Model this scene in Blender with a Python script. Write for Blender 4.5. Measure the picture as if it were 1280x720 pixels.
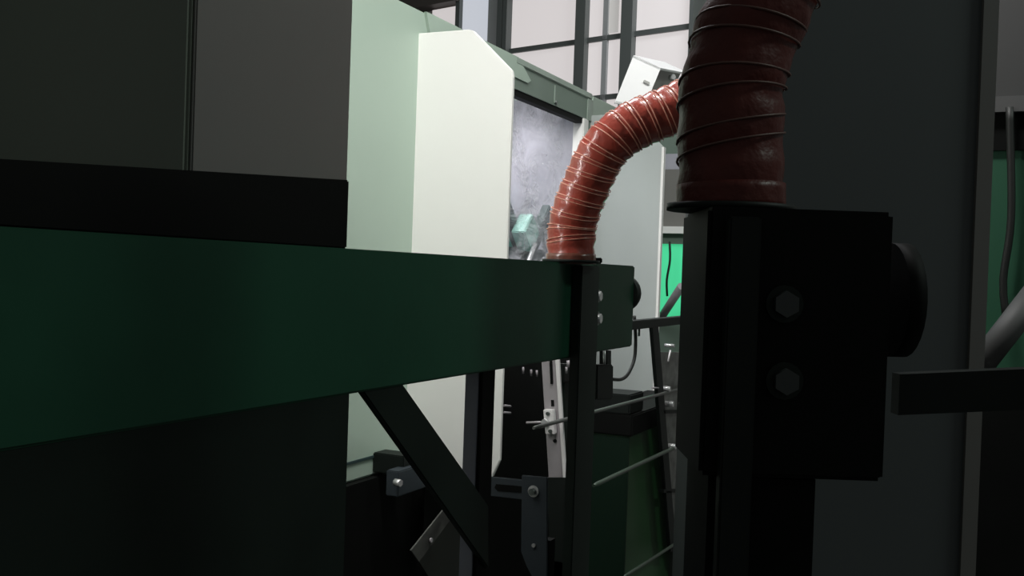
import bpy, bmesh, math, random
from mathutils import Vector, Matrix
random.seed(7)
for o in list(bpy.data.objects): bpy.data.objects.remove(o)
S = bpy.context.scene
COL = S.collection

# ------------------------------------------------------------------ camera
F = 1280.0                      # focal length in pixels of a 1280 px wide frame
TH = math.radians(24.8)         # the machine runs along +X, 24.8 deg right of the view axis
PITCH = math.radians(-0.85); ROLL = math.radians(2.0)
CAMZ = 1.5
f0 = Vector((math.cos(TH), math.sin(TH), 0)); r0 = Vector((math.sin(TH), -math.cos(TH), 0)); u0 = Vector((0, 0, 1))
fw = f0 * math.cos(PITCH) + u0 * math.sin(PITCH)
up1 = -f0 * math.sin(PITCH) + u0 * math.cos(PITCH)
# a scene vertical must lean with its top to the right: camera up leans to the left
rt = r0 * math.cos(ROLL) + up1 * math.sin(ROLL)
up = up1 * math.cos(ROLL) - r0 * math.sin(ROLL)
CAM = Vector((0, 0, CAMZ))
cd = bpy.data.cameras.new('camera'); cam = bpy.data.objects.new('camera', cd); COL.objects.link(cam)
cd.sensor_width = 36; cd.lens = 36 * F / 1280; cd.clip_start = 0.05
M = Matrix((rt, up, -fw)).transposed().to_4x4(); M.translation = CAM
cam.matrix_world = M
S.camera = cam

# ------------------------------------------------------------------ world, added fill lamps, exposure
w = bpy.data.worlds.new('hall_light'); S.world = w; w.use_nodes = True
w.node_tree.nodes['Background'].inputs[0].default_value = (0.93, 1.0, 0.96, 1)
w.node_tree.nodes['Background'].inputs[1].default_value = 0.085
vs = S.view_settings
vs.view_transform = 'Standard'; vs.look = 'None'; vs.gamma = 1; vs.use_curve_mapping = False; vs.exposure = 0.0

def area(name, loc, target, sx, sy, power, color=(1, 1, 1)):
    l = bpy.data.lights.new(name, 'AREA'); l.shape = 'RECTANGLE'; l.size = sx; l.size_y = sy; l.energy = power; l.color = color
    o = bpy.data.objects.new(name, l); COL.objects.link(o); o.location = loc
    o.rotation_euler = (Vector(target) - Vector(loc)).to_track_quat('-Z', 'Y').to_euler()
    return o
area('hall_fill', (3.6, 2.3, 4.6), (3.6, 2.0, 0), 1.4, 0.8, 45, (0.93, 0.97, 1.0))  # added overhead fill above the opening
area('hall_fill', (1.9, 0.6, 3.8), (3.9, 1.2, 2.2), 0.8, 0.3, 62, (1.0, 0.99, 0.97))  # added fill to brighten the tilted box and near fronts
area('hall_fill', (6.4, 0.8, 4.6), (8.2, 1.2, 2.6), 1.4, 0.4, 60, (0.97, 0.98, 1.0))  # added fill for the far wall and its mullions
area('hall_fill', (2.2, -3.0, 4.6), (3.2, 1.2, 1.2), 1.2, 0.4, 40, (0.85, 1.0, 0.92))  # added fill with a green tint

# ------------------------------------------------------------------ helpers
def U(px, py, X=None, Y=None, Z=None, d=None, plane=None):
    """point of the scene on the ray through a photo pixel and a given world plane / at a depth"""
    v = fw * F + rt * (px - 640) - up * (py - 360)
    if d is not None: t = d / F
    elif X is not None: t = (X - CAM.x) / v.x
    elif Y is not None: t = (Y - CAM.y) / v.y
    elif Z is not None: t = (Z - CAM.z) / v.z
    else:
        p0, n = plane; t = (p0 - CAM).dot(n) / v.dot(n)
    return CAM + v * t

class MB:
    def __init__(s): s.v = []; s.f = []; s.sm = []
    def add(s, vs, fs, smooth=False):
        b = len(s.v); s.v += [Vector(p) for p in vs]
        for f in fs: s.f.append([b + i for i in f]); s.sm.append(smooth)
        return s
    def box(s, a, b):
        x0, y0, z0 = a; x1, y1, z1 = b
        return s.add([(x0,y0,z0),(x1,y0,z0),(x1,y1,z0),(x0,y1,z0),(x0,y0,z1),(x1,y0,z1),(x1,y1,z1),(x0,y1,z1)],
                     [(0,3,2,1),(4,5,6,7),(0,1,5,4),(1,2,6,5),(2,3,7,6),(3,0,4,7)])
    def obox(s, c, ax, ay, az):     # centre and three half axes
        c, ax, ay, az = map(Vector, (c, ax, ay, az)); vs = []
        for k in (-1, 1):
            for i, j in ((-1,-1),(1,-1),(1,1),(-1,1)): vs.append(c + ax*i + ay*j + az*k)
        return s.add(vs, [(0,3,2,1),(4,5,6,7),(0,1,5,4),(1,2,6,5),(2,3,7,6),(3,0,4,7)])
    def prism(s, pts, off):         # polygon extruded by a vector
        pts = [Vector(p) for p in pts]; off = Vector(off); n = len(pts)
        vs = pts + [p + off for p in pts]
        return s.add(vs, [tuple(range(n)), tuple(range(2*n-1, n-1, -1))] + [(i, n+i, n+(i+1) % n, (i+1) % n) for i in range(n)])
    def tube(s, path, r, n=10, closed_ends=True):
        path = [Vector(p) for p in path]; rs = r if isinstance(r, (list, tuple)) else [r]*len(path)
        fr = frames(path); vs = []; fs = []
        for p, (t, a, b), q in zip(path, fr, rs):
            for k in range(n):
                an = 2*math.pi*k/n; vs.append(p + a*(q*math.cos(an)) + b*(q*math.sin(an)))
        m = len(path)
        for i in range(m-1):
            for k in range(n):
                k2 = (k+1) % n; fs.append((i*n+k, i*n+k2, (i+1)*n+k2, (i+1)*n+k))
        s.add(vs, fs, True)
        if closed_ends:
            b0 = len(s.v) - m*n
            s.f.append([b0+k for k in range(n-1, -1, -1)]); s.sm.append(False)
            s.f.append([b0+(m-1)*n+k for k in range(n)]); s.sm.append(False)
        return s
    def build(s, name, mat, parent=None, bevel=0):
        me = bpy.data.meshes.new(name); me.from_pydata([tuple(p) for p in s.v], [], s.f)
        for p, q in zip(me.polygons, s.sm): p.use_smooth = q
        bm = bmesh.new(); bm.from_mesh(me); bmesh.ops.recalc_face_normals(bm, faces=bm.faces)
        if bevel:
            ed = [e for e in bm.edges if len(e.link_faces) == 2 and e.calc_face_angle() > 0.5]
            bmesh.ops.bevel(bm, geom=ed, offset=bevel, segments=2, affect='EDGES', clamp_overlap=True)
        bm.to_mesh(me); bm.free(); me.materials.append(mat)
        o = bpy.data.objects.new(name, me); COL.objects.link(o)
        if parent: o.parent = parent; o.matrix_parent_inverse = Matrix.Translation(-parent.location)
        return o

def frames(path):
    out = []; n = len(path); a = None
    for i in range(n):
        t = (path[min(i+1, n-1)] - path[max(i-1, 0)]).normalized()
        if a is None:
            ref = Vector((0, 0, 1)) if abs(t.z) < 0.8 else Vector((1, 0, 0)); a = (ref - t*ref.dot(t)).normalized()
        else: a = (a - t*a.dot(t)).normalized()
        out.append((t, a, t.cross(a)))
    return out
def spline(pts, step):
    pts = [Vector(p) for p in pts]; P = [pts[0]*2-pts[1]] + pts + [pts[-1]*2-pts[-2]]; out = []
    for i in range(1, len(P)-2):
        a, b, c, d = P[i-1:i+3]; n = max(2, int((c-b).length/step))
        for k in range(n):
            t = k/n; out.append(0.5*((2*b)+(c-a)*t+(2*a-5*b+4*c-d)*t*t+(3*b-a-3*c+d)*t**3))
    out.append(pts[-1]); return out

def tag(o, label, cat, group=None, kind=None):
    o['label'] = label; o['category'] = cat
    if group: o['group'] = group
    if kind: o['kind'] = kind
    return o
def thing(name, loc, label, cat, group=None, kind=None):
    o = bpy.data.objects.new(name, None); COL.objects.link(o); o.location = loc; o.empty_display_size = .1
    return tag(o, label, cat, group, kind)

def mat(name, col, rough=.5, metal=0., noise=0., nscale=8., bump=0., bscale=40., coat=0., emit=None, spec=.5):
    m = bpy.data.materials.new(name); m.use_nodes = True; nt = m.node_tree; b = nt.nodes['Principled BSDF']
    b.inputs['Roughness'].default_value = rough; b.inputs['Metallic'].default_value = metal
    b.inputs['Coat Weight'].default_value = coat; b.inputs['Coat Roughness'].default_value = .12
    b.inputs['Specular IOR Level'].default_value = spec
    c = (*col, 1)
    tc = nt.nodes.new('ShaderNodeTexCoord')
    if noise:
        n = nt.nodes.new('ShaderNodeTexNoise'); n.inputs['Scale'].default_value = nscale; n.inputs['Detail'].default_value = 5
        nt.links.new(tc.outputs['Object'], n.inputs['Vector'])
        r = nt.nodes.new('ShaderNodeValToRGB'); r.color_ramp.elements[0].position = .3; r.color_ramp.elements[1].position = .7
        r.color_ramp.elements[0].color = tuple(x*(1-noise) for x in col)+(1,); r.color_ramp.elements[1].color = tuple(min(1, x*(1+noise)) for x in col)+(1,)
        nt.links.new(n.outputs['Fac'], r.inputs['Fac']); nt.links.new(r.outputs['Color'], b.inputs['Base Color'])
    else: b.inputs['Base Color'].default_value = c
    if bump:
        n2 = nt.nodes.new('ShaderNodeTexNoise'); n2.inputs['Scale'].default_value = bscale; n2.inputs['Detail'].default_value = 3
        nt.links.new(tc.outputs['Object'], n2.inputs['Vector'])
        bp = nt.nodes.new('ShaderNodeBump'); bp.inputs['Strength'].default_value = bump; bp.inputs['Distance'].default_value = .01
        nt.links.new(n2.outputs['Fac'], bp.inputs['Height']); nt.links.new(bp.outputs['Normal'], b.inputs['Normal'])
    if emit:
        b.inputs['Emission Color'].default_value = (*emit[0], 1); b.inputs['Emission Strength'].default_value = emit[1]
    return m

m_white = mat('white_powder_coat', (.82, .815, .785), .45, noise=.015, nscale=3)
m_green = mat('pale_green_paint', (.37, .465, .39), .42, noise=.03, nscale=2)
m_rail = mat('grey_green_paint', (.14, .19, .155), .4, noise=.06, nscale=5)
m_railtop = mat('grey_green_lip_paint', (.29, .355, .305), .4, noise=.05)
m_beam = mat('dark_green_paint', (.014, .066, .037), .42, noise=.10, nscale=6, bump=.03, spec=.25)
m_black = mat('black_steel_paint', (.008, .011, .0095), .55, noise=.15, spec=.2)
m_blackg = mat('black_green_steel_paint', (.010, .016, .0125), .55, noise=.15, spec=.2)
m_dark = mat('black_base_paint', (.0035, .004, .0036), .65, noise=.2, spec=.12)
m_blue = mat('blue_grey_steel_paint', (.035, .044, .051), .55, noise=.12, spec=.25)
m_bluel = mat('blue_grey_bar_paint', (.22, .23, .27), .55, noise=.1, spec=.25)
m_alu = mat('brushed_aluminium', (.33, .305, .32), .4, .1, noise=.08, nscale=20)
m_alub = mat('bright_aluminium', (.72, .70, .70), .35, .0)
m_steel = mat('zinc_steel', (.66, .66, .66), .25, .55)
m_bolt = mat('dull_bolt_steel', (.16, .18, .17), .3, .8)
m_greend = mat('bottle_green_paint', (.020, .075, .024), .5, noise=.15, nscale=3)
m_greenk = mat('deep_green_paint', (.006, .030, .016), .5, noise=.15, spec=.25)
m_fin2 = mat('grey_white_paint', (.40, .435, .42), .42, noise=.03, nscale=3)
m_grey = mat('dimmed_grey_paint', (.078, .087, .090), .55, noise=.06, nscale=2)  # dimness of the added near cabinets is put into these greys
m_greyl = mat('dimmed_warm_grey_paint', (.155, .147, .140), .55, noise=.05, nscale=2)
m_greyg = mat('dimmed_green_grey_paint', (.19, .21, .175), .6, noise=.05, nscale=2)
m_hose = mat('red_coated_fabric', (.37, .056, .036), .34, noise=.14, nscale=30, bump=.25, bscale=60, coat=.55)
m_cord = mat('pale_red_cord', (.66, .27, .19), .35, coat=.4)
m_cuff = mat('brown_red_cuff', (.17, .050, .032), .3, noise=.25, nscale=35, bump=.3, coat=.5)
m_hosed = mat('dimmed_red_fabric', (.085, .011, .007), .45, noise=.15, nscale=30, bump=.25, bscale=60, coat=.04, spec=.3)  # first hose's red dimmed in the colour, for the added hose
m_cordd = mat('dimmed_red_cord', (.11, .05, .04), .5)
m_rubber = mat('black_rubber', (.008, .009, .008), .55)
m_teal = mat('teal_paint', (.10, .36, .29), .35)
m_tealg = mat('pale_teal_plate', (.26, .50, .43), .35)
m_in = mat('interior_grey_paint', (.37, .365, .41), .45, noise=.05)
m_ind = mat('interior_dark_steel', (.035, .06, .06), .35)
m_wall = mat('hall_wall_paint', (.30, .29, .28), .8, noise=.06)
m_floor = mat('concrete_floor', (.10, .10, .095), .7, noise=.2, nscale=3)
m_frame = mat('dark_window_frame', (.085, .095, .092), .5)
m_framel = mat('grey_column_paint', (.33, .34, .345), .5)
m_brown = mat('dark_brown_roof_beam', (.06, .05, .045), .6)
m_pane = mat('daylit_frosted_pane', (.3, .3, .3), .6, emit=((.97, .90, .90), .58))
m_paneb = mat('daylit_bluish_pane', (.3, .3, .3), .6, emit=((.86, .90, 1.0), .56))
m_bluewht = mat('white_box_paint', (.93, .93, .93), .35)
m_boxin = mat('grey_box_lining', (.40, .40, .38), .5)
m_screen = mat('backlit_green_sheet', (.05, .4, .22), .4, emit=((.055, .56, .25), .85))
m_tarp = mat('dimmed_green_sheet', (.018, .085, .045), .5)
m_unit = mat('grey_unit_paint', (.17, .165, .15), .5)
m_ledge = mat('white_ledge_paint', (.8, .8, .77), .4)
m_unitd = mat('dimmed_unit_paint', (.045, .045, .045), .6)  # added right unit, its dimness put into the colour
m_ledged = mat('dimmed_ledge_paint', (.085, .085, .085), .5)
m_red = mat('red_plastic', (.5, .02, .03), .4)

# wrinkled transparent film
m_film = bpy.data.materials.new('clear_plastic_film'); m_film.use_nodes = True
nt = m_film.node_tree; b = nt.nodes['Principled BSDF']; b.inputs['Base Color'].default_value = (.80, .80, .86, 1)
b.inputs['Roughness'].default_value = .09; b.inputs['Specular IOR Level'].default_value = .9
tr = nt.nodes.new('ShaderNodeBsdfTransparent'); mx = nt.nodes.new('ShaderNodeMixShader')
tc = nt.nodes.new('ShaderNodeTexCoord'); n = nt.nodes.new('ShaderNodeTexNoise'); n.inputs['Scale'].default_value = 5; n.inputs['Detail'].default_value = 6; n.inputs['Distortion'].default_value = 1.2
mp = nt.nodes.new('ShaderNodeMapRange'); mp.inputs['From Min'].default_value = .35; mp.inputs['From Max'].default_value = .7; mp.inputs['To Min'].default_value = .10; mp.inputs['To Max'].default_value = .60
nt.links.new(tc.outputs['Object'], n.inputs['Vector']); nt.links.new(n.outputs['Fac'], mp.inputs['Value']); nt.links.new(mp.outputs['Result'], mx.inputs['Fac'])
fn = nt.nodes.new('ShaderNodeTexNoise'); fn.inputs['Scale'].default_value = 9; fn.inputs['Detail'].default_value = 4; fn.inputs['Distortion'].default_value = 2.2
fm = nt.nodes.new('ShaderNodeMapping'); fm.inputs['Scale'].default_value = (1.0, 1.0, 2.2); fm.inputs['Rotation'].default_value = (0, .5, 0)
fb = nt.nodes.new('ShaderNodeBump'); fb.inputs['Strength'].default_value = .9; fb.inputs['Distance'].default_value = .03
nt.links.new(tc.outputs['Object'], fm.inputs['Vector']); nt.links.new(fm.outputs[0], fn.inputs['Vector']); nt.links.new(fn.outputs['Fac'], fb.inputs['Height']); nt.links.new(fb.outputs[0], b.inputs['Normal'])
nt.links.new(tr.outputs[0], mx.inputs[1]); nt.links.new(b.outputs[0], mx.inputs[2])
nt.links.new(mx.outputs[0], nt.nodes['Material Output'].inputs['Surface'])

# ------------------------------------------------------------------ key planes of the place
YB = U(714, 330, d=2.06).y            # front face of the duct beam
p = U(520, 150, d=3.0); X1, Y0 = p.x, p.y      # first guard plate (x) and front plane of the housing (y)
X2 = U(737, 150, Y=Y0).x              # second guard plate

# ------------------------------------------------------------------ the hall
fl = MB().box((-4, -5, -.1), (12, 6, 0)).build('floor', m_floor); tag(fl, 'grey concrete floor under the machines', 'floor', kind='structure')
# far wall with windows, turned a little against the machine
wa = math.radians(51.2)
WD = f0 * math.cos(wa) - r0 * math.sin(wa)       # along the wall, towards the left
WN = Vector((WD.y, -WD.x, 0)); WN = WN if WN.dot(f0) > 0 else -WN
WP = U(680, 57, d=8.5)
def WL(px, py, off=0.): return U(px, py, plane=(WP + WN*off, WN))
def wsz(px, py):
    q = WL(px, py); return (q-WP).dot(WD), q.z
def wrect(mb, s0, s1, z0, z1, off, th):
    c = WP.copy(); c.z = 0
    c = c + WD*((s0+s1)/2) + WN*(off+th/2) + Vector((0, 0, (z0+z1)/2))
    return mb.obox(c, WD*abs(s1-s0)/2, WN*th/2, (0, 0, abs(z1-z0)/2))
wb = MB(); wrect(wb, -7, 7, -.02, 6, .12, .12)
o = wb.build('wall_back', m_wall); tag(o, 'grey far wall of the hall behind the window frames', 'wall', kind='structure')
win = thing('window_1', (WP.x, WP.y, 0), 'tall daylit factory window with dark frames behind the machine', 'window', kind='structure')
zr1 = wsz(680, 57)[1]; zr2 = wsz(772, 119)[1]; rowh = zr1 - zr2
S_ = lambda px, py=50: wsz(px, py)[0]
cols = [(535, 568, m_pane), (573, 609, m_paneb), (635, 720, m_pane), (732, 777, m_pane), (791, 862, m_pane), (872, 940, m_pane), (952, 1020, m_pane)]
zt = zr1 + 2*rowh
for a, b_, mm in cols:
    s0, s1 = S_(a), S_(b_)
    if a == 573: rows = [(zr2 - rowh, zt)]
    elif a == 535: rows = [(wsz(550, 40)[1], wsz(550, 9)[1])]
    else: rows = [(zr1 + .018 + rowh*k, zr1 - .018 + rowh*(k+1)) for k in range(-3, 2)]
    for z0, z1 in rows:
        q = MB(); wrect(q, s0, s1, z0, z1, .045, .03); q.build('pane', mm, win)
    if a not in (573, 535):
        for k in range(-3, 3):
            q = MB(); wrect(q, s0, s1, zr1 + rowh*k - .02, zr1 + rowh*k + .02, .02, .07); q.build('glazing_bar', m_frame, win)
zb = zr1 - 3.4*rowh
for a, b_, mm, off in [(568, 573, m_frame, .0), (609, 623, m_framel, .0), (623, 629, m_frame, -.03), (630, 635, m_frame, -.03), (720, 732, m_frame, -.02), (777, 791, m_frame, -.02), (862, 872, m_frame, -.02), (940, 952, m_frame, -.02)]:
    q = MB(); wrect(q, S_(a), S_(b_), zb, zt, off, .12); q.build('mullion', mm, win)
for a, b_ in [(751, 757)]:
    q = MB(); wrect(q, S_(a), S_(b_), zb, zt, .02, .06); q.build('thin_mullion', m_framel, win)
q = MB(); wrect(q, S_(756.5), S_(769), zr1+.035, zt, .035, .04); q.build('blind_strip', mat('daylit_blind', (.4, .4, .38), .6, emit=((.9, .86, .84), .36)), win)
q = MB(); wrect(q, S_(470), S_(572), wsz(540, 8)[1], wsz(540, 8)[1] + .35, -.05, .2); o = q.build('trim_1', m_brown)
tag(o, 'dark brown roof beam at the top of the far wall', 'roof beam', kind='structure')

# ------------------------------------------------------------------ the machine housing
ZT = U(575, 37, Y=Y0).z               # top edge of the housing and its rail
ZB = U(438, 603, Y=Y0).z              # bottom edge of the pale panels
XL = U(437, 300, Y=Y0).x - 1.6
hs = thing('machine_housing', (X1, Y0, 0), 'pale green machine housing with white guard plates and a film-covered opening', 'machine')
TK = .012
MB().box((XL, Y0, ZB), (X1+.10, Y0+.9, ZT)).build('body_panel', m_green, hs, bevel=.006)
# groove and lower skirt on the body panel
g0 = U(438, 578, Y=Y0).z
MB().box((XL, Y0-.004, g0-.004), (U(476, 563, Y=Y0).x, Y0+.002, g0+.003)).build('panel_groove', m_ind, hs)
# front plate of the body behind the guard plate, with its slanted end
pts = [U(530, 15, Y=Y0), U(646, 66, Y=Y0), U(661, 101, Y=Y0), U(657, 104, Y=Y0), U(535, 45, Y=Y0)]
pts[0].z = ZT; pts[1].z = ZT
MB().prism([p + Vector((0, -.009, 0)) for p in pts], (0, .0085, 0)).build('slanted_end_plate', m_green, hs)
# guard plate 1: chamfered white plate standing out of the front plane
def guard(name, px, X, m, zb, parent):
    pts = [U(a, b_, X=X) for a, b_ in px]
    for q in pts[-2:]: q.z = zb
    return MB().prism(pts, (TK*1.2, 0, 0)).build(name, m, parent, bevel=.002)
gp = [(521.5, 42), (586, 36.5), (592, 38.5), (640, 88), (641.5, 96), (624.5, 556), (612, 590), (512, 590)]
pts = [U(a, b_, X=X1) for a, b_ in gp]
ymin = sum(q.y for q in pts[4:6])/2
pts[4].y = ymin; pts[5].y = ymin; pts[0].y = Y0+.004; pts[-1].y = Y0+.004; pts[-1].z = ZB; pts[-2].z = ZB; pts[-2].y = ymin+.022; pts[5].z = ZB + .05
zt1 = (pts[0].z+pts[1].z)/2; pts[0].z = zt1; pts[1].z = zt1
MB().prism(pts, (TK*1.2, 0, 0)).build('guard_plate', m_white, hs, bevel=.002)
print('fin1 bottom', ZB, 'ymin', ymin, 'width', Y0-ymin, 'zt', zt1, ZT)
# guard plate 2, further along
y2 = U(829, 200, X=X2).y
zc = zt1 - .02
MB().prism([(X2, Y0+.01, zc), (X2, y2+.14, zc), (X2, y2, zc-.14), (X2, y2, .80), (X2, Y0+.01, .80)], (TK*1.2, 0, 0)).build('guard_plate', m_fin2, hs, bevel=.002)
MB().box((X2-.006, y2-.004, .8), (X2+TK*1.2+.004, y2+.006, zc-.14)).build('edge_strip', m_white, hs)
# body beyond the opening
MB().box((X2+.03, Y0, ZB), (X2+.75, Y0+.9, ZT)).build('body_panel', m_green, hs, bevel=.006)
# top rail: fascia, lip, black strip painting the shade gap below
xlip = U(643, 66, Y=Y0).x
zf = U(645, 112, Y=Y0).z; zl = ZT - .024
MB().box((X1+.10, Y0-.004, zf), (X2, Y0+.06, zl)).build('rail_fascia', m_rail, hs)
MB().box((xlip, Y0-.010, zl), (X2, Y0+.08, ZT)).build('rail_lip', m_railtop, hs, bevel=.003)
MB().box((X1+.10, Y0+.0, zf-.022), (X2-.03, Y0+.03, zf)).build('rail_shade_strip', m_dark, hs)
xq = U(692, 120, Y=Y0).x
MB().box((xq-.004, Y0-.006, zf+.01), (xq+.004, Y0-.003, zl-.01)).build('fascia_seam', m_railtop, hs)
q = MB(); c = Vector((xq+.01, Y0-.004, zf+.012)); q.tube([c, c+Vector((0, -.008, 0))], .007, 8); q.build('fascia_screw', m_bolt, hs)
xq = U(738, 135, Y=Y0).x
MB().box((xq-.05, Y0-.008, zf-.002), (xq+.012, Y0-.003, zl-.002)).build('post_reflection', m_railtop, hs)  # lighter plate paints the post's reflection on the fascia
# white post at the end of the opening and second dark one
xp = U(727, 160, Y=Y0).x
MB().box((X2-.085, Y0-.008, ZB), (X2-.03, Y0+.04, zf)).build('opening_post', m_white, hs, bevel=.003)
MB().box((X2-.03, Y0-.004, ZB), (X2-.001, Y0+.04, zf)).build('post_gap', m_rail, hs)
# interior of the opening
MB().box((X1+.10, Y0+.85, ZB), (X2+.02, Y0+.9, ZT)).build('inner_back_wall', m_in, hs)
MB().box((X1+.10, Y0+.02, ZB-.02), (X2+.02, Y0+.86, ZB)).build('inner_floor', m_in, hs)
MB().box((X2+.015, Y0+.03, ZB), (X2+.029, Y0+.85, ZT-.01)).build('inner_end_wall', m_in, hs)
# film
x0, x1 = X1+.06, X2-.07; NX, NZ = 90, 70; z0, z1 = 1.20, zf+.01
import mathutils.noise as mn
q = MB(); vs_ = []; fs_ = []
for j in range(NZ+1):
    for i in range(NX+1):
        x = x0+(x1-x0)*i/NX; z = z0+(z1-z0)*j/NZ
        a = mn.noise(Vector((x*3.1, z*5+x*2, 3.3))); b2 = mn.noise(Vector((x*9-z*6, z*11, 1.7))); c2 = abs(mn.noise(Vector((x*5+z*6, z*14-x*3, 9.1))))
        k = min(1, (z1-z)/.22)
        vs_.append((x, Y0+.055 + k*(.022*a+.013*b2-.026*c2), z))
for j in range(NZ):
    for i in range(NX):
        k = j*(NX+1)+i; fs_.append((k, k+1, k+NX+2, k+NX+1))
q.add(vs_, fs_, True); o = q.build('film_curtain', m_film, hs); o['label'] = 'wrinkled clear plastic film across the opening'
il = area('opening_fill', (X1+.75, Y0+.30, ZT-.06), (X1+.75, Y0+.55, 1.3), .9, .12, 12, (.98, .96, 1.0)); il.parent = hs; il.matrix_parent_inverse = Matrix.Translation(-hs.location)  # added lamp to brighten the view through the film
MB().box((X1+.28, Y0+.23, ZT-.05), (X1+1.22, Y0+.37, ZT-.01)).build('fill_batten', m_white, hs, bevel=.004)  # added housing for that fill
# black lower cover under the opening and the black base below the pale panels
zc = U(650, 440, Y=Y0-.06).z
MB().box((X1+.016, Y0-.06, .0), (X2-.002, Y0-.005, zc)).build('lower_cover', m_dark, hs, bevel=.004)
MB().box((XL, Y0-.02, .0), (X1+.015, Y0+.9, ZB-.001)).build('base_plinth', m_dark, hs)
MB().box((X1+.016, Y0-.004, 0), (X2+.75, Y0+.9, ZB-.021)).build('base_plinth', m_dark, hs)
# small dark fittings at the foot of the body panel
c = U(492, 577, Y=Y0-.05)
MB().box((c.x-.03, Y0-.10, c.z-.03), (c.x+.035, Y0-.0, c.z+.025)).build('hinge_block', m_black, hs, bevel=.003)
c = U(516, 596, Y=Y0-.10)
MB().obox(c, (.11, 0, .0), (0, .02, 0), (0, 0, .035)).build('hinge_plate', m_blue, hs, bevel=.003)
c = U(495, 603, Y=Y0-.125)
MB().tube([c+Vector((0, .004, 0)), c+Vector((-.002, -.016, 0))], .010, 6).build('hinge_bolt', m_steel, hs)
# things inside the opening, seen through the film
cc = U(657, 291, Y=Y0+.16)
sp = thing('spindle_unit', (cc.x, cc.y+.05, ZB), 'teal machine head with dark crossed arms behind the clear film', 'machine head')
q = MB(); a1 = Vector((.7, 0, .7)).normalized(); a2 = Vector((-.7, 0, .7)).normalized()
q.obox(cc, a1*.055, (0, .03, 0), a2*.055).build('head_block', m_tealg, sp, bevel=.004)
q = MB(); q.obox(cc+Vector((.16, .03, -.02)), a1*.30, (0, .02, 0), a2*.028); q.build('crossed_arm', m_ind, sp, bevel=.004)
q = MB(); q.obox(cc+Vector((.02, .05, -.02)), a2*.24, (0, .02, 0), a1*.022); q.build('crossed_arm', m_ind, sp, bevel=.004)
c = U(668, 268, Y=Y0+.36); c0 = U(634, 268, Y=Y0+.36); c1 = U(706, 268, Y=Y0+.36)
q = MB(); q.prism([(c0.x, c.y, c.z-.10), (c1.x, c.y, c.z-.10), (c1.x, c.y, c.z+.02), (c.x+.05, c.y, c.z+.09), (c0.x, c.y, c.z+.05)], (0, .10, 0)); q.build('teal_cover', mat('light_teal_paint', (.16, .42, .36), .4), sp, bevel=.01)
q = MB(); q.obox(cc+Vector((.2, .13, -.02)), (.30, 0, 0), (0, .02, 0), (0, 0, .05)); q.build('cross_beam', m_teal, sp, bevel=.004)
q = MB(); q.obox(cc+Vector((.30, .06, -.16)), (.42, 0, 0), (0, .03, 0), (0, 0, .10)); q.build('apron', m_ind, sp, bevel=.006)
q = MB(); q.obox(cc+Vector((.12, .24, -.3)), (.06, 0, 0), (0, .06, 0), (0, 0, .5)); q.build('column', m_in, sp)
for dx, dz, an in ((-.06, -.10, .9), (.02, -.14, .6), (.12, -.17, .75)):
    c = cc + Vector((dx, -.05, dz)); dv = Vector((math.cos(an), 0, math.sin(an)))*.07
    MB().tube([c-dv, c+dv], .010, 8).build('steel_pin', m_steel, sp)
b0 = MB().box((X1+.4, Y0+.5, ZB), (X2-.2, Y0+.75, 1.9)).build('inner_cabinet', m_in, bevel=.01)
tag(b0, 'pale grey inner cabinet standing behind the film, above the teal head', 'cabinet')

# ------------------------------------------------------------------ white tilted box above the second guard plate
wx = thing('tilted_box', U(800, 128, d=4.25), 'white open-sided metal box tilted above the red hose, in front of the windows', 'box')
A = U(792, 69, d=4.1); B = U(826, 85, d=4.1); Cc = U(806, 133, d=4.1); D_ = U(768, 129, d=4.1)
dep = U(862, 92, d=4.5) - B
MB().prism([A, B, Cc, D_], fw*.012).build('face_plate', m_bluewht, wx)
MB().prism([A, B, B+(Cc-B)*.05, A+(D_-A)*.05], dep).build('top_wall', m_bluewht, wx)
MB().prism([v_ + fw*.014 for v_ in (B+(A-B)*.3, B+(A-B)*.33, Cc+(D_-Cc)*.33, Cc+(D_-Cc)*.3)], dep).build('inner_wall', m_boxin, wx)
MB().prism([Cc, D_, D_+(A-D_)*.04, Cc+(B-Cc)*.04], dep).build('bottom_wall', m_bluewht, wx)
c = U(808, 103, d=4.095); ax = (B-A).normalized(); az = (A-D_).normalized()
MB().obox(c, ax*.013, fw*.004, az*.006).build('slot', m_boxin, wx, bevel=.002)
for a, b_ in ((838, 97), (843, 103)):
    c = U(a, b_, d=4.3); MB().tube([c, c - fw*.02 + rt*.01], .012, 8).build('screw', m_steel, wx)
e = U(797, 128, d=4.12)
MB().tube([e, Vector((X2+.02, e.y, zt1-.1))], .018, 8).build('mounting_arm', m_rail, wx)

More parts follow.
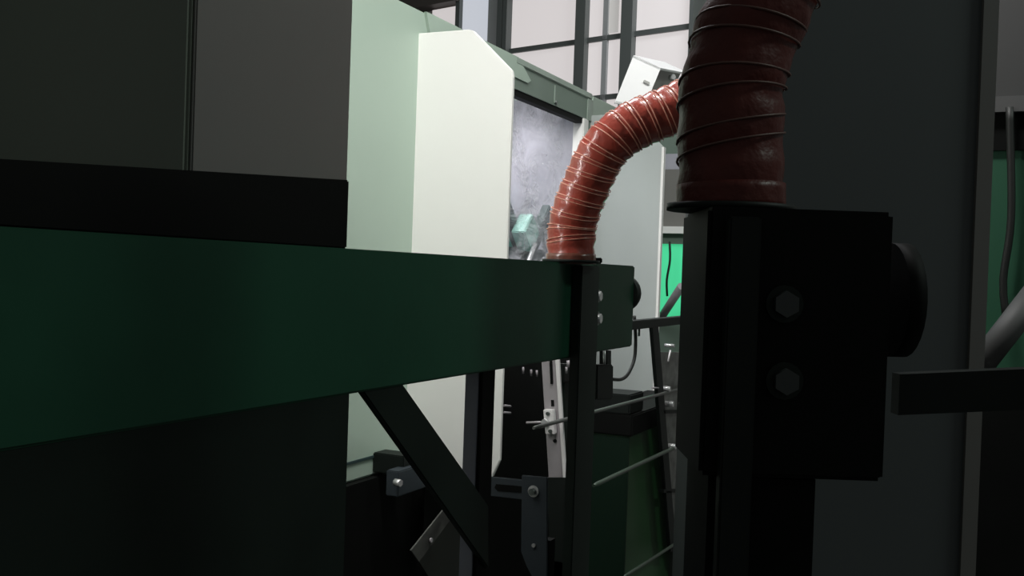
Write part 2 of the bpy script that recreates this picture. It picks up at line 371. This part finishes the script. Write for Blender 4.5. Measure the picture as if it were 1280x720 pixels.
# ------------------------------------------------------------------ red extraction hose
def ring_hose(name, px, d, r, pitch, gap, cordr, label, ms, mc, mcuff, cuff, group):
    pts = [U(a, b_, d=dd) for (a, b_), dd in zip(px, d)]
    root = thing(name, pts[0], label, 'hose', group)
    path = spline(pts, .006); fr = frames(path); n = 36
    L = [0]
    for i in range(1, len(path)): L.append(L[-1] + (path[i]-path[i-1]).length)
    q = MB(); vs_ = []; fs_ = []
    for i, (p, (t, a, b_)) in enumerate(zip(path, fr)):
        for k in range(n):
            an = 2*math.pi*k/n
            ph = ((L[i]/pitch - k/n) % 1.0)*pitch           # distance past the cord pair
            u = (ph - gap/2)/(pitch-gap)
            bulge = -.05*math.sin(math.pi*max(0, min(1, u)))
            dv = a*math.cos(an) + b_*math.sin(an)
            bulge += .05*mn.noise((p+dv*r)*38)
            vs_.append(p + dv*(r*(1+bulge)))
    for i in range(len(path)-1):
        for k in range(n):
            k2 = (k+1) % n; fs_.append((i*n+k, i*n+k2, (i+1)*n+k2, (i+1)*n+k))
    q.add(vs_, fs_, True); q.build('hose_skin', ms, root)
    def at(l):
        import bisect
        i = min(max(bisect.bisect(L, l)-1, 0), len(L)-2); u = (l-L[i])/(L[i+1]-L[i])
        t, a, b_ = fr[i]; t2, a2_, b2_ = fr[i+1]
        return path[i].lerp(path[i+1], u), a.lerp(a2_, u), b_.lerp(b2_, u)
    for off in (-gap/2, gap/2):
        cp = []; turn = .012/pitch + cuff/pitch
        while turn*pitch < L[-1] - .01:
            for k in range(28):
                l = (turn + k/28)*pitch + off
                if l <= 0 or l >= L[-1]: continue
                p, a, b_ = at(l); an = 2*math.pi*k/28
                cp.append(p + (a*math.cos(an) + b_*math.sin(an))*(r*1.012))
            turn += 1
        q = MB(); q.tube(cp, cordr, 5); q.build('spiral_cord', mc, root)
    # smooth cuff at the foot, with a clamp band
    i1 = max(2, next(i for i, l in enumerate(L) if l > cuff))
    q = MB(); q.tube(path[:i1], r*1.03, 36); q.build('cuff', mcuff, root)
    return root, pts
HP = [(713.5, 330), (714, 305), (715, 283), (722, 258), (734, 229), (746.5, 201), (763, 178), (784, 162), (808, 150), (843, 136), (885, 112), (930, 70), (965, 10), (980, -70), (985, -200)]
DZ = [2.06]*3 + [2.05, 2.04, 2.03, 2.02, 2.02, 2.02, 2.02, 2.03, 2.05, 2.08, 2.1, 2.1]
hose, hpts = ring_hose('extraction_hose', HP, DZ, .0490, .0275, .0075, .0012,
    'bright red corrugated hose rising from the dark green duct beam', m_hose, m_cord, m_cuff, .022, 'red extraction hoses')

# ------------------------------------------------------------------ dark green duct beam
zt_b = U(714, 328.5, Y=YB).z; zb_b = U(700, 449.5, Y=YB).z; xe = U(790, 380, Y=YB).x; xs = -.15
hb = hpts[0]
bm_ = thing('duct_beam', (xe, YB, zb_b), 'long dark green box beam running under the bright red hose', 'duct')
xm = U(742, 380, Y=YB).x
MB().box((xs, YB, zt_b-(zt_b-zb_b)), (xm-.002, YB+.15, zt_b)).build('beam_body', m_beam, bm_, bevel=.003)
MB().box((xm, YB-.004, zb_b+.004), (xe, YB+.154, zt_b+.002)).build('end_box', m_greenk, bm_, bevel=.003)
# top flange round the hose foot
q = MB(); c = Vector((hb.x, hb.y, zt_b)); q.tube([c, c+Vector((0, 0, .006))], .058, 32); q.build('hose_flange', m_black, bm_)
c = U(742, 326, d=2.09); MB().obox((c.x, c.y, zt_b+.006), rt*.016, f0*.02, (0, 0, .006)).build('clamp_lug', m_black, bm_, bevel=.002)
# round cap on the far end of the box
c = Vector((xe+.004, YB+.03, U(790, 367, Y=YB).z)); q = MB()
q.tube([c+Vector((-.008, 0, 0)), c+Vector((.022, 0, 0)), c+Vector((.034, 0, 0))], [.044, .044, .036], 28); q.build('round_end_cap', m_black, bm_)
# bolts beside the post
for py in (370, 398):
    c = U(746, py, Y=YB-.006)
    h = MB().tube([c+Vector((0, .006, 0)), c+Vector((0, -.010, 0))], .0105, 6).build('hex_bolt', m_steel, bm_)
    MB().tube([c+Vector((0, .006, 0)), c+Vector((0, -.003, 0))], .0150, 18).build('washer', m_bolt, h)
# side arm from the end box to the right
za = U(800, 400, Y=YB+.04).z
arm = MB().box((xe+.001, YB+.03, za-.022), (xe+1.5, YB+.06, za)).build('side_arm', m_black, bm_, bevel=.002)
c = U(799, 412, Y=YB+.045); MB().tube([(c.x, c.y, za-.02), (c.x, c.y, za-.042)], .003, 8).build('stud', m_bolt, arm)

# ------------------------------------------------------------------ stand frame
sf = thing('stand_frame', (U(735, 700, Y=YB).x, YB, 0), 'black steel stand with two posts and a diagonal brace under the duct beam', 'stand')
def yplate(px, y, th, name, m, parent, bevel=.002, floor=False):
    pts = [U(a, b_, Y=y) for a, b_ in px]
    if floor:
        for q in pts:
            if q.z < .35: q.z = 0
    return MB().prism(pts, (0, th, 0)).build(name, m, parent, bevel=bevel)
xa = U(722, 500, Y=YB-.022).x; xb = U(744, 500, Y=YB-.022).x
MB().box((xa, YB-.022, 0), (xb, YB-.001, zt_b-.004)).build('post', m_blackg, sf, bevel=.002)
xa = U(597, 500, Y=YB+.02).x; xb = U(612, 500, Y=YB+.02).x
MB().box((xa, YB+.02, 0), (xb, YB+.045, zb_b)).build('post', m_bluel, sf, bevel=.001)
MB().box((xa+.002, YB+.012, 0), (xb+.002, YB+.019, zb_b)).build('post_dark_side', m_dark, sf)  # darker sheet over one face of the same bar
yplate([(440, 470), (497, 470), (590, 602), (611, 632), (611, 711), (455, 491)], YB+.005, .012, 'diagonal_brace', m_blackg, sf)
# dark cover plate of the near end of the stand, left of the brace, and guard plate on top of the beam
pts = [U(-60, 545, Y=YB+.004), U(436, 470, Y=YB+.004), U(432, 620, Y=YB+.004), U(-60, 620, Y=YB+.004)]
xr = U(435, 540, Y=YB+.004).x
MB().box((xs, YB+.004, 0), (xr, YB+.012, zb_b)).build('cover_sheet', m_blackg, sf)
gl = [U(a, b_, Y=YB+.01) for a, b_ in ((-300, 180), (437, 225), (436, 316), (-300, 270))]
gl[2].x = gl[1].x; gl[2].z = zt_b; gl[3].z = zt_b
o = MB().prism(gl, (0, .012, 0)).build('beam_top_shield', m_dark, bm_, bevel=.002)

# ------------------------------------------------------------------ slotted aluminium profile with clamp
pr = thing('slotted_profile', (U(700, 600, Y=1.02).x, 1.02, 0), 'silver slotted aluminium upright leaning below the duct beam', 'profile')
Yp = 1.02; Xp = U(690, 520, Y=Yp).x
def quad(px, y): return [U(a, b_, Y=y) for a, b_ in px]
def quadX(px, X): return [U(a, b_, X=X) for a, b_ in px]
MB().prism(quadX([(675.5, 430), (692.5, 430), (703.5, 597), (686, 597)], Xp), (.004, 0, 0)).build('slotted_face', m_alu, pr)
MB().prism(quadX([(692.7, 430), (697.5, 430), (707.5, 597), (703.7, 597)], Xp-.004), (.008, 0, 0)).build('side_flange', m_alub, pr)
for px in ([(686.3, 440), (689.5, 440), (691.2, 480), (688, 480)], [(688.6, 500), (692, 500), (692.4, 508), (689, 508)]):
    MB().prism(quadX(px, Xp-.003), (.002, 0, 0)).build('slot', m_dark, pr)
c = U(694, 551, X=Xp-.001); MB().tube([c, c+Vector((-.003, 0, 0))], .005, 14).build('hole', m_dark, pr)
MB().prism(quadX([(683, 597), (709, 597), (716, 740), (690, 740)], Xp-.006), (.02, 0, 0)).build('profile_foot', m_black, pr)
MB().box((Xp-.006, U(700, 640, X=Xp).y-.03, 0), (Xp+.014, U(700, 640, X=Xp).y+.01, .75)).build('foot_plate', m_black, pr)
MB().prism(quadX([(707.5, 590), (709.5, 590), (716, 730), (713.5, 730)], Xp-.02), (.01, 0, 0)).build('edge_strip', m_bluel, pr)
cl = MB().prism(quadX([(678.5, 512), (691, 512), (693, 543), (681.5, 543)], Xp-.02), (.019, 0, 0)).build('clamp_block', m_alub, pr, bevel=.002)
for a, b_ in ((685, 517), (688, 539)):
    c = U(a, b_, X=Xp-.021); MB().tube([c+Vector((.002, 0, 0)), c+Vector((-.004, 0, 0))], .005, 12).build('clamp_screw', m_bolt, cl)
c = U(681, 528, X=Xp-.03); MB().tube([c+Vector((.012, 0, 0)), c+Vector((-.004, 0, 0))], .009, 14).build('clamp_nut', m_steel, cl)
MB().tube([U(658, 528.5, X=Xp-.03), U(684, 527.5, X=Xp-.03)], .0032, 10).build('clamp_pin', m_alu, pr)

# ------------------------------------------------------------------ guide rods
def rod(p0, p1, r, label, m, y):
    a, b_ = U(*p0, Y=y), U(*p1, Y=y)
    q = MB(); q.tube([a, a.lerp(b_, .03), b_], [r*.7, r, r], 12)
    o = q.build('guide_rod', m, None); return tag(o, label, 'rod', 'grey guide rods')
m_rod = mat('grey_rod_steel', (.11, .12, .11), .35, .5)
m_rodg = mat('green_grey_rod_steel', (.065, .095, .07), .4, .4)
rod((667, 535), (870, 481), .0055, 'uppermost thin grey rod, crossing the silver slotted upright', m_rod, .981)
rod((742, 607), (880, 542), .0065, 'middle thin rod crossing in front of the green cabinet', m_rodg, .980)
rod((780, 721), (890, 650), .0055, 'lowest thin rod at the foot of the green cabinet', m_rodg, .981)

# ------------------------------------------------------------------ blue-grey bracket
XB_ = 1.92
br = thing('slotted_bracket', U(667, 720, X=XB_), 'blue-grey steel bracket with a slot and a shiny bolt, between the black posts', 'bracket')
def xplate(px, X, th, name, m, parent, bevel=.0015): return MB().prism([U(a, b_, X=X) for a, b_ in px], (th, 0, 0)).build(name, m, parent, bevel=bevel)
xplate([(612, 596), (655, 600), (655, 625), (612, 620)], XB_+.006, .005, 'slotted_strip', m_blue, br)
xplate([(620, 605), (653, 608), (653, 616), (622, 614), (618, 610)], XB_+.0045, .001, 'slot', m_dark, br, 0)
v = xplate([(652, 594), (684, 597), (684, 770), (672, 735), (658, 708), (651, 690)], XB_, .005, 'upright_plate', m_blue, br)
c = U(667, 614, X=XB_)
MB().tube([c, c+Vector((-.003, 0, 0))], .0118, 24).build('washer', m_steel, br)
MB().tube([c+Vector((-.003, 0, 0)), c+Vector((-.012, 0, 0))], .0075, 6).build('hex_bolt', m_bolt, br)
c = U(667.5, 681.5, X=XB_); MB().tube([c, c+Vector((-.004, 0, 0))], .004, 10).build('small_screw', m_steel, br)
a = U(668, 735, X=XB_); MB().box((XB_+.005, a.y-.03, 0), (XB_+.03, a.y+.03, a.z+.1)).build('bracket_leg', m_dark, br)

# ------------------------------------------------------------------ small fittings under the beam
fx = thing('valve_block', (U(716, 500, Y=1.0).x, 1.0, 0), 'small black valve with silver fittings and a red tip, under the beam by the upright', 'valve')
MB().prism(quad([(705, 455), (722, 455), (722, 478), (705, 478)], 1.04), (0, .03, 0)).build('valve_body', m_black, fx, bevel=.003)
for a, b_, r in ((711, 454, .006), (721, 450, .004), (708, 462, .003)):
    c0, c1 = U(a, b_-3, Y=1.03), U(a, b_+5, Y=1.03); MB().tube([c0, c1], r, 10).build('fitting', m_alu, fx)
MB().tube([U(714.5, 482, Y=1.03), U(713.5, 509, Y=1.03)], .0025, 8).build('thin_rod', m_alu, fx)
MB().tube([U(719, 477, Y=1.03), U(721, 486, Y=1.03)], .0035, 8).build('red_tip', m_red, fx)
MB().prism(quad([(706, 478), (724, 478), (728, 760), (712, 760)], 1.05), (0, .02, 0)).build('valve_support', m_blackg, fx)
for k, (a, b_) in enumerate(((654, 464), (664, 467), (671, 468))):
    c0, c1 = U(a, b_-5, Y=1.3), U(a, b_+3, Y=1.3)
    o = MB().tube([c0, c1], .0035, 8).build('terminal_pin', m_alu); tag(o, ['leftmost', 'middle', 'rightmost'][k] + ' of three tiny silver pins just under the beam', 'pin', 'silver pins under the beam')
for k, b_ in enumerate((507, 515.5)):
    o = MB().tube([U(630, b_, Y=1.3), U(638, b_+.8, Y=1.3)], .0035, 8).build('short_pin', m_alu)
    tag(o, ['upper', 'lower'][k] + ' of two short silver pins right of the white plate edge', 'pin', 'short pins by the white plate')

# actuator and cable below the end box
ac = thing('actuator', (U(757, 500, Y=YB+.07).x, YB+.07, zb_b-.15), 'black actuator with a thin silver rod hanging below the end of the beam', 'actuator')
ya = YB+.07
MB().tube([U(755.5, 436, Y=ya), U(755.5, 460, Y=ya)], .0032, 10).build('piston_rod', m_steel, ac)
MB().prism(quad([(747, 456), (767, 456), (766.5, 499), (746.5, 500)], ya-.015), (0, .03, 0)).build('cylinder_body', m_black, ac, bevel=.003)
MB().prism(quad([(759, 438), (764, 438), (764, 458), (759, 458)], ya), (0, .02, 0)).build('hanger', m_black, ac)
cb = MB().tube(spline([U(793, 395, Y=ya), U(794.5, 425, Y=ya), U(793, 448, Y=ya), U(786, 466, Y=ya), U(777, 474, Y=ya), U(764, 474, Y=ya)], .01), .0045, 10).build('cable', m_rubber)
tag(cb, 'black cable looping down from the end of the duct beam', 'cable')

# dark slanted plate low at the left of the frame
sl = thing('slanted_plate', U(540, 700, Y=1.22), 'dark plate with a paler grey slanted edge, low beside the diagonal brace', 'plate')
MB().prism(quad([(514, 688), (557, 634), (566, 646), (524, 702)], 1.22), (0, .004, 0)).build('pale_edge', mat('pale_grey_edge', (.055, .055, .05), .5, noise=.5, nscale=25), sl)  # edge strip paler than the plate
MB().prism(quad([(524, 702), (566, 646), (602, 650), (602, 750), (560, 760)], 1.22), (0, .006, 0)).build('plate', mat('brown_black_steel', (.007, .009, .006), .5, noise=.3), sl)
MB().prism(quad([(530, 700), (602, 700), (602, 1000), (530, 1000)], 1.226), (0, .02, 0)).build('plate_support', m_dark, sl)
c = U(538, 675, Y=1.218); MB().tube([c, c+Vector((0, -.004, 0))], .006, 10).build('rivet', m_alu, sl)

# ------------------------------------------------------------------ green cabinet and conveyor leg, right
cn = U(787, 545, d=3.4)
gc = thing('green_cabinet', (cn.x+.3, cn.y+.2, 0), 'low dark green cabinet standing right of the black post', 'cabinet')
MB().box((cn.x, cn.y, 0), (X2-.03, cn.y+.17, cn.z)).build('cabinet_body', m_greend, gc, bevel=.004)
MB().box((cn.x-.006, cn.y-.001, 0.02), (cn.x, cn.y+.165, cn.z-.006)).build('shaded_end', mat('shaded_end_green', (.004, .015, .008), .5, spec=.25), gc)  # unlit end of the cabinet, shade put into a darker green
q0 = U(790, 520, d=3.37).z
MB().box((cn.x-.012, cn.y-.012, cn.z), (X2-.02, cn.y+.18, q0)).build('cabinet_top', m_dark, gc, bevel=.004)
tb = MB().box((cn.x-.01, cn.y+.0, q0), (cn.x+.14, cn.y+.16, U(780, 493, d=3.4).z)).build('control_box', m_black, None, bevel=.004)
tag(tb, 'black box lying on the low green cabinet behind the post', 'box')
lg = thing('conveyor_leg', U(845, 690, Y=.98), 'leaning grey metal leg with fittings at the right of the green cabinet', 'leg')
yplate([(815, 404), (823, 404), (846, 690), (838.5, 690)], .985, .012, 'leg_edge', m_black, lg)
yplate([(824, 440), (872, 440), (880, 700), (847, 700)], 1.0, .01, 'leg_plate', mat('worn_grey_steel', (.15, .155, .145), .4, .4, noise=.5, nscale=22), lg)
lp = U(855, 700, Y=1.0); MB().box((lp.x-.04, .99, 0), (lp.x+.12, 1.02, lp.z+.03)).build('leg_foot', m_black, lg)
for a, b_, r in ((833, 486, .009), (837, 505, .010), (840, 558, .010), (838, 432, .006)):
    c = U(a, b_, Y=.985); MB().tube([c+Vector((0, .02, 0)), c+Vector((0, -.014, 0))], r, 12).build('fitting', m_steel, lg)
MB().tube([U(838, 438, Y=.975), U(835, 452, Y=.975)], .003, 8).build('lever', m_alub, lg)
for b_ in (513, 612): MB().prism(quad([(830, b_), (870, b_-1), (870, b_+3), (830, b_+4)], .985), (0, .02, 0)).build('cross_strap', m_black, lg)
MB().tube([U(815, 485, Y=.985), U(823, 485, Y=.985)], .003, 8).build('side_pin', m_alu, lg)

# ------------------------------------------------------------------ units in the far right background
def unit(name, label, px0, px1, d, rows, grp=None):
    base = U(px0, 400, d=d); XX = base.x
    root = thing(name, (XX, U((px0+px1)/2, 400, X=XX).y, 0), label, 'machine')
    for nm, y0_, y1_, m, th, off in rows:
        za, zb_ = U((px0 if px1 < 1100 else px1-60), y0_, X=XX).z, U((px0 if px1 < 1100 else px1-60), y1_, X=XX).z
        if nm == 'lower_body': zb_ = 0
        ya_, yb_ = U(px0, 400, X=XX).y, U(px1, 400, X=XX).y
        MB().box((XX-off, yb_, zb_), (XX+th, ya_, za)).build(nm, m, root)
    return root, XX
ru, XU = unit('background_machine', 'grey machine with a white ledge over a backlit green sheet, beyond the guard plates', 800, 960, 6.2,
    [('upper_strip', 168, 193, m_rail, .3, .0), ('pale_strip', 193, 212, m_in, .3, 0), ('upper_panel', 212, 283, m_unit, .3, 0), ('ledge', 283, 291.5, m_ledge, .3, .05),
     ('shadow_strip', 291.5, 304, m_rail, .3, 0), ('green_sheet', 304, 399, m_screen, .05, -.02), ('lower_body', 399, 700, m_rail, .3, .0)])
o = MB().tube(spline([U(837, 302, X=XU-.05), U(837.5, 325, X=XU-.05), U(833.5, 350, X=XU-.05), U(834, 370, X=XU-.03)], .03), .007, 8).build('hanging_cable', m_rubber)
tag(o, 'thin black cable hanging in front of the backlit green sheet', 'cable')
o = MB().tube([U(822, 404, X=XU), U(852, 358, X=XU-.25)], .024, 14).build('grey_pipe', m_alu); tag(o, 'grey pipe slanting up in front of the backlit green sheet', 'pipe')
_, XV = unit('background_machine', 'added dimmed grey machine with a dimmed green sheet at the right edge', 1130, 1420, 2.6,
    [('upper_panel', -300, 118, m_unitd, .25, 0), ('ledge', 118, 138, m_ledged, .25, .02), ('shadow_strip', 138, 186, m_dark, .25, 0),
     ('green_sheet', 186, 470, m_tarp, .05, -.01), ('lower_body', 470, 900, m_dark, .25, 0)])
o = MB().tube([U(1216, 468, d=2.3), U(1300, 360, d=2.3)], .030, 14).build('handrail', m_unitd); tag(o, 'dark slanting handrail in front of the dark green sheet', 'handrail')
o = MB().tube(spline([U(1262, 134, X=XV-.029), U(1264, 270, X=XV-.029), U(1254, 350, X=XV-.029), U(1258, 400, X=XV-.029)], .03), .009, 8).build('hanging_cable', m_rubber)
tag(o, 'black cable hanging in front of the dark green sheet at the right edge', 'cable')

# ------------------------------------------------------------------ added near units beside the gap, dimness put into their colours
# left: added grey cabinet between beam and housing
yc = YB + .17
xc = U(236, 200, Y=yc).x; xr = U(437, 150, Y=yc).x
xr_cab = xr
lc = thing('fill_cabinet', (xc, yc, 0), 'added tall grey cabinet behind the near end of the duct beam', 'cabinet')
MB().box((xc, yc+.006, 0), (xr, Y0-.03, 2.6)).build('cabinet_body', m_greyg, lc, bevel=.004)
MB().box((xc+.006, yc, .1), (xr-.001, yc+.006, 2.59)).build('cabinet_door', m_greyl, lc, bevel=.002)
# right: added cabinet in dimmed grey
dC = 1.62
cl_, cr_ = U(874, 330, d=dC), U(1228, 330, d=dC)
rc = thing('dim_fill_cabinet', ((cl_.x+cr_.x)/2, (cl_.y+cr_.y)/2, 0), 'added tall cabinet in dimmed grey behind the dimmed red hose', 'cabinet')
ex = r0; hw = (cr_-cl_).dot(r0)/2; cx = (cl_+cr_)/2
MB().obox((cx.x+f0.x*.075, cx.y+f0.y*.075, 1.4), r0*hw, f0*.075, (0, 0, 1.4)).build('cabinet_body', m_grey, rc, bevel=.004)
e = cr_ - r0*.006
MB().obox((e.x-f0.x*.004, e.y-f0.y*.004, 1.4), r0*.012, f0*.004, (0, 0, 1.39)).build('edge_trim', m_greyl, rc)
# added hose in dimmed red on an added black box
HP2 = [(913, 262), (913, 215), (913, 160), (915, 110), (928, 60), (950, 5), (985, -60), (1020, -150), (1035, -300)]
h2, h2p = ring_hose('extraction_hose', HP2, [1.0]*9, .0510, .052, .018, .0013, 'added dimmed red corrugated hose rising from the black box at right', m_hosed, m_cordd, m_hosed, .03, 'red extraction hoses')
dB = .93
b0, b1 = U(886, 268, d=dB), U(1118, 277, d=dB)
bx = thing('fill_box', (h2p[0].x, h2p[0].y, 0), 'added black box on a pedestal under the dimmed red hose', 'duct')
hw = (b1-b0).dot(r0)/2; c = (b0+b1)/2; zt2 = h2p[0].z - .002; zb2 = U(1000, 600, d=dB).z
MB().obox((c.x+f0.x*.07, c.y+f0.y*.07, (zt2+zb2)/2), r0*hw, f0*.07, (0, 0, (zt2-zb2)/2)).build('box_body', m_dark, bx, bevel=.004)
q = MB(); cc_ = Vector((h2p[0].x, h2p[0].y, zt2)); q.tube([cc_, cc_+Vector((0, 0, .006))], .062, 32); q.build('hose_flange', m_black, bx)
l0, l1 = U(890, 500, d=dB+.02), U(1025, 500, d=dB+.02); hw2 = (l1-l0).dot(r0)/2; c2 = (l0+l1)/2
MB().obox((c2.x+f0.x*.06, c2.y+f0.y*.06, zb2/2), r0*hw2, f0*.06, (0, 0, zb2/2)).build('pedestal', m_dark, bx, bevel=.004)
p0, p1 = U(905, 400, d=dB-.012), U(945, 400, d=dB-.012); hw3 = (p1-p0).dot(r0)/2; c3 = (p0+p1)/2
MB().obox((c3.x, c3.y, (zt2-.01)/2), r0*hw3, f0*.009, (0, 0, (zt2-.01)/2)).build('front_strap', m_black, bx, bevel=.002)
for py in (380, 476):
    c = U(980, py, d=dB-.002)
    h = MB().tube([c, c - f0*.012], .012, 6).build('hex_bolt', mat('dimmed_bolt_steel', (.05, .055, .055), .4, .5), bx)
    MB().tube([c, c - f0*.003], .017, 18).build('washer', m_blackg, h)
c = U(1118, 375, d=dB+.06); q = MB(); q.tube([c-r0*.006, c+r0*.010, c+r0*.014], [.055, .055, .045], 28); q.build('round_end_cap', m_dark, bx)
a, b_ = U(1119, 492, d=dB+.08), U(1400, 480, d=dB+.08)
MB().obox((a+b_)/2, (b_-a)/2, f0*.01, (0, 0, .020)).build('side_arm', m_black, bx)

# ------------------------------------------------------------------ added fill lamp hidden behind the grey cabinet, lighting the machine front
wl = thing('fill_lamp', (xr_cab, 1.2, 0), 'added upright fill lamp hidden on the rear of the tall grey cabinet', 'lamp')
lx = xr_cab + .002
MB().box((lx, 1.10, 1.0), (lx+.05, 1.22, 2.45)).build('fill_lamp_housing', m_white, wl, bevel=.006)
MB().box((lx+.051, 1.115, 1.03), (lx+.057, 1.205, 2.42)).build('diffuser', mat('fill_lamp_diffuser', (.9, .9, .9), .4, emit=((1, .98, .93), 2.0)), wl)
l = area('fill_lamp_light', (lx+.065, 1.16, 1.7), (X1, 1.30, 1.62), 1.5, .09, 9.4, (1.0, .985, .96)); l.parent = wl; l.matrix_parent_inverse = Matrix.Translation(-wl.location)
l.data.shape = 'RECTANGLE'; l.data.size = .09; l.data.size_y = 1.34
dv = Vector((X1, 1.30, 1.50)) - l.location
l.rotation_euler = dv.to_track_quat('-Z', 'Y').to_euler()
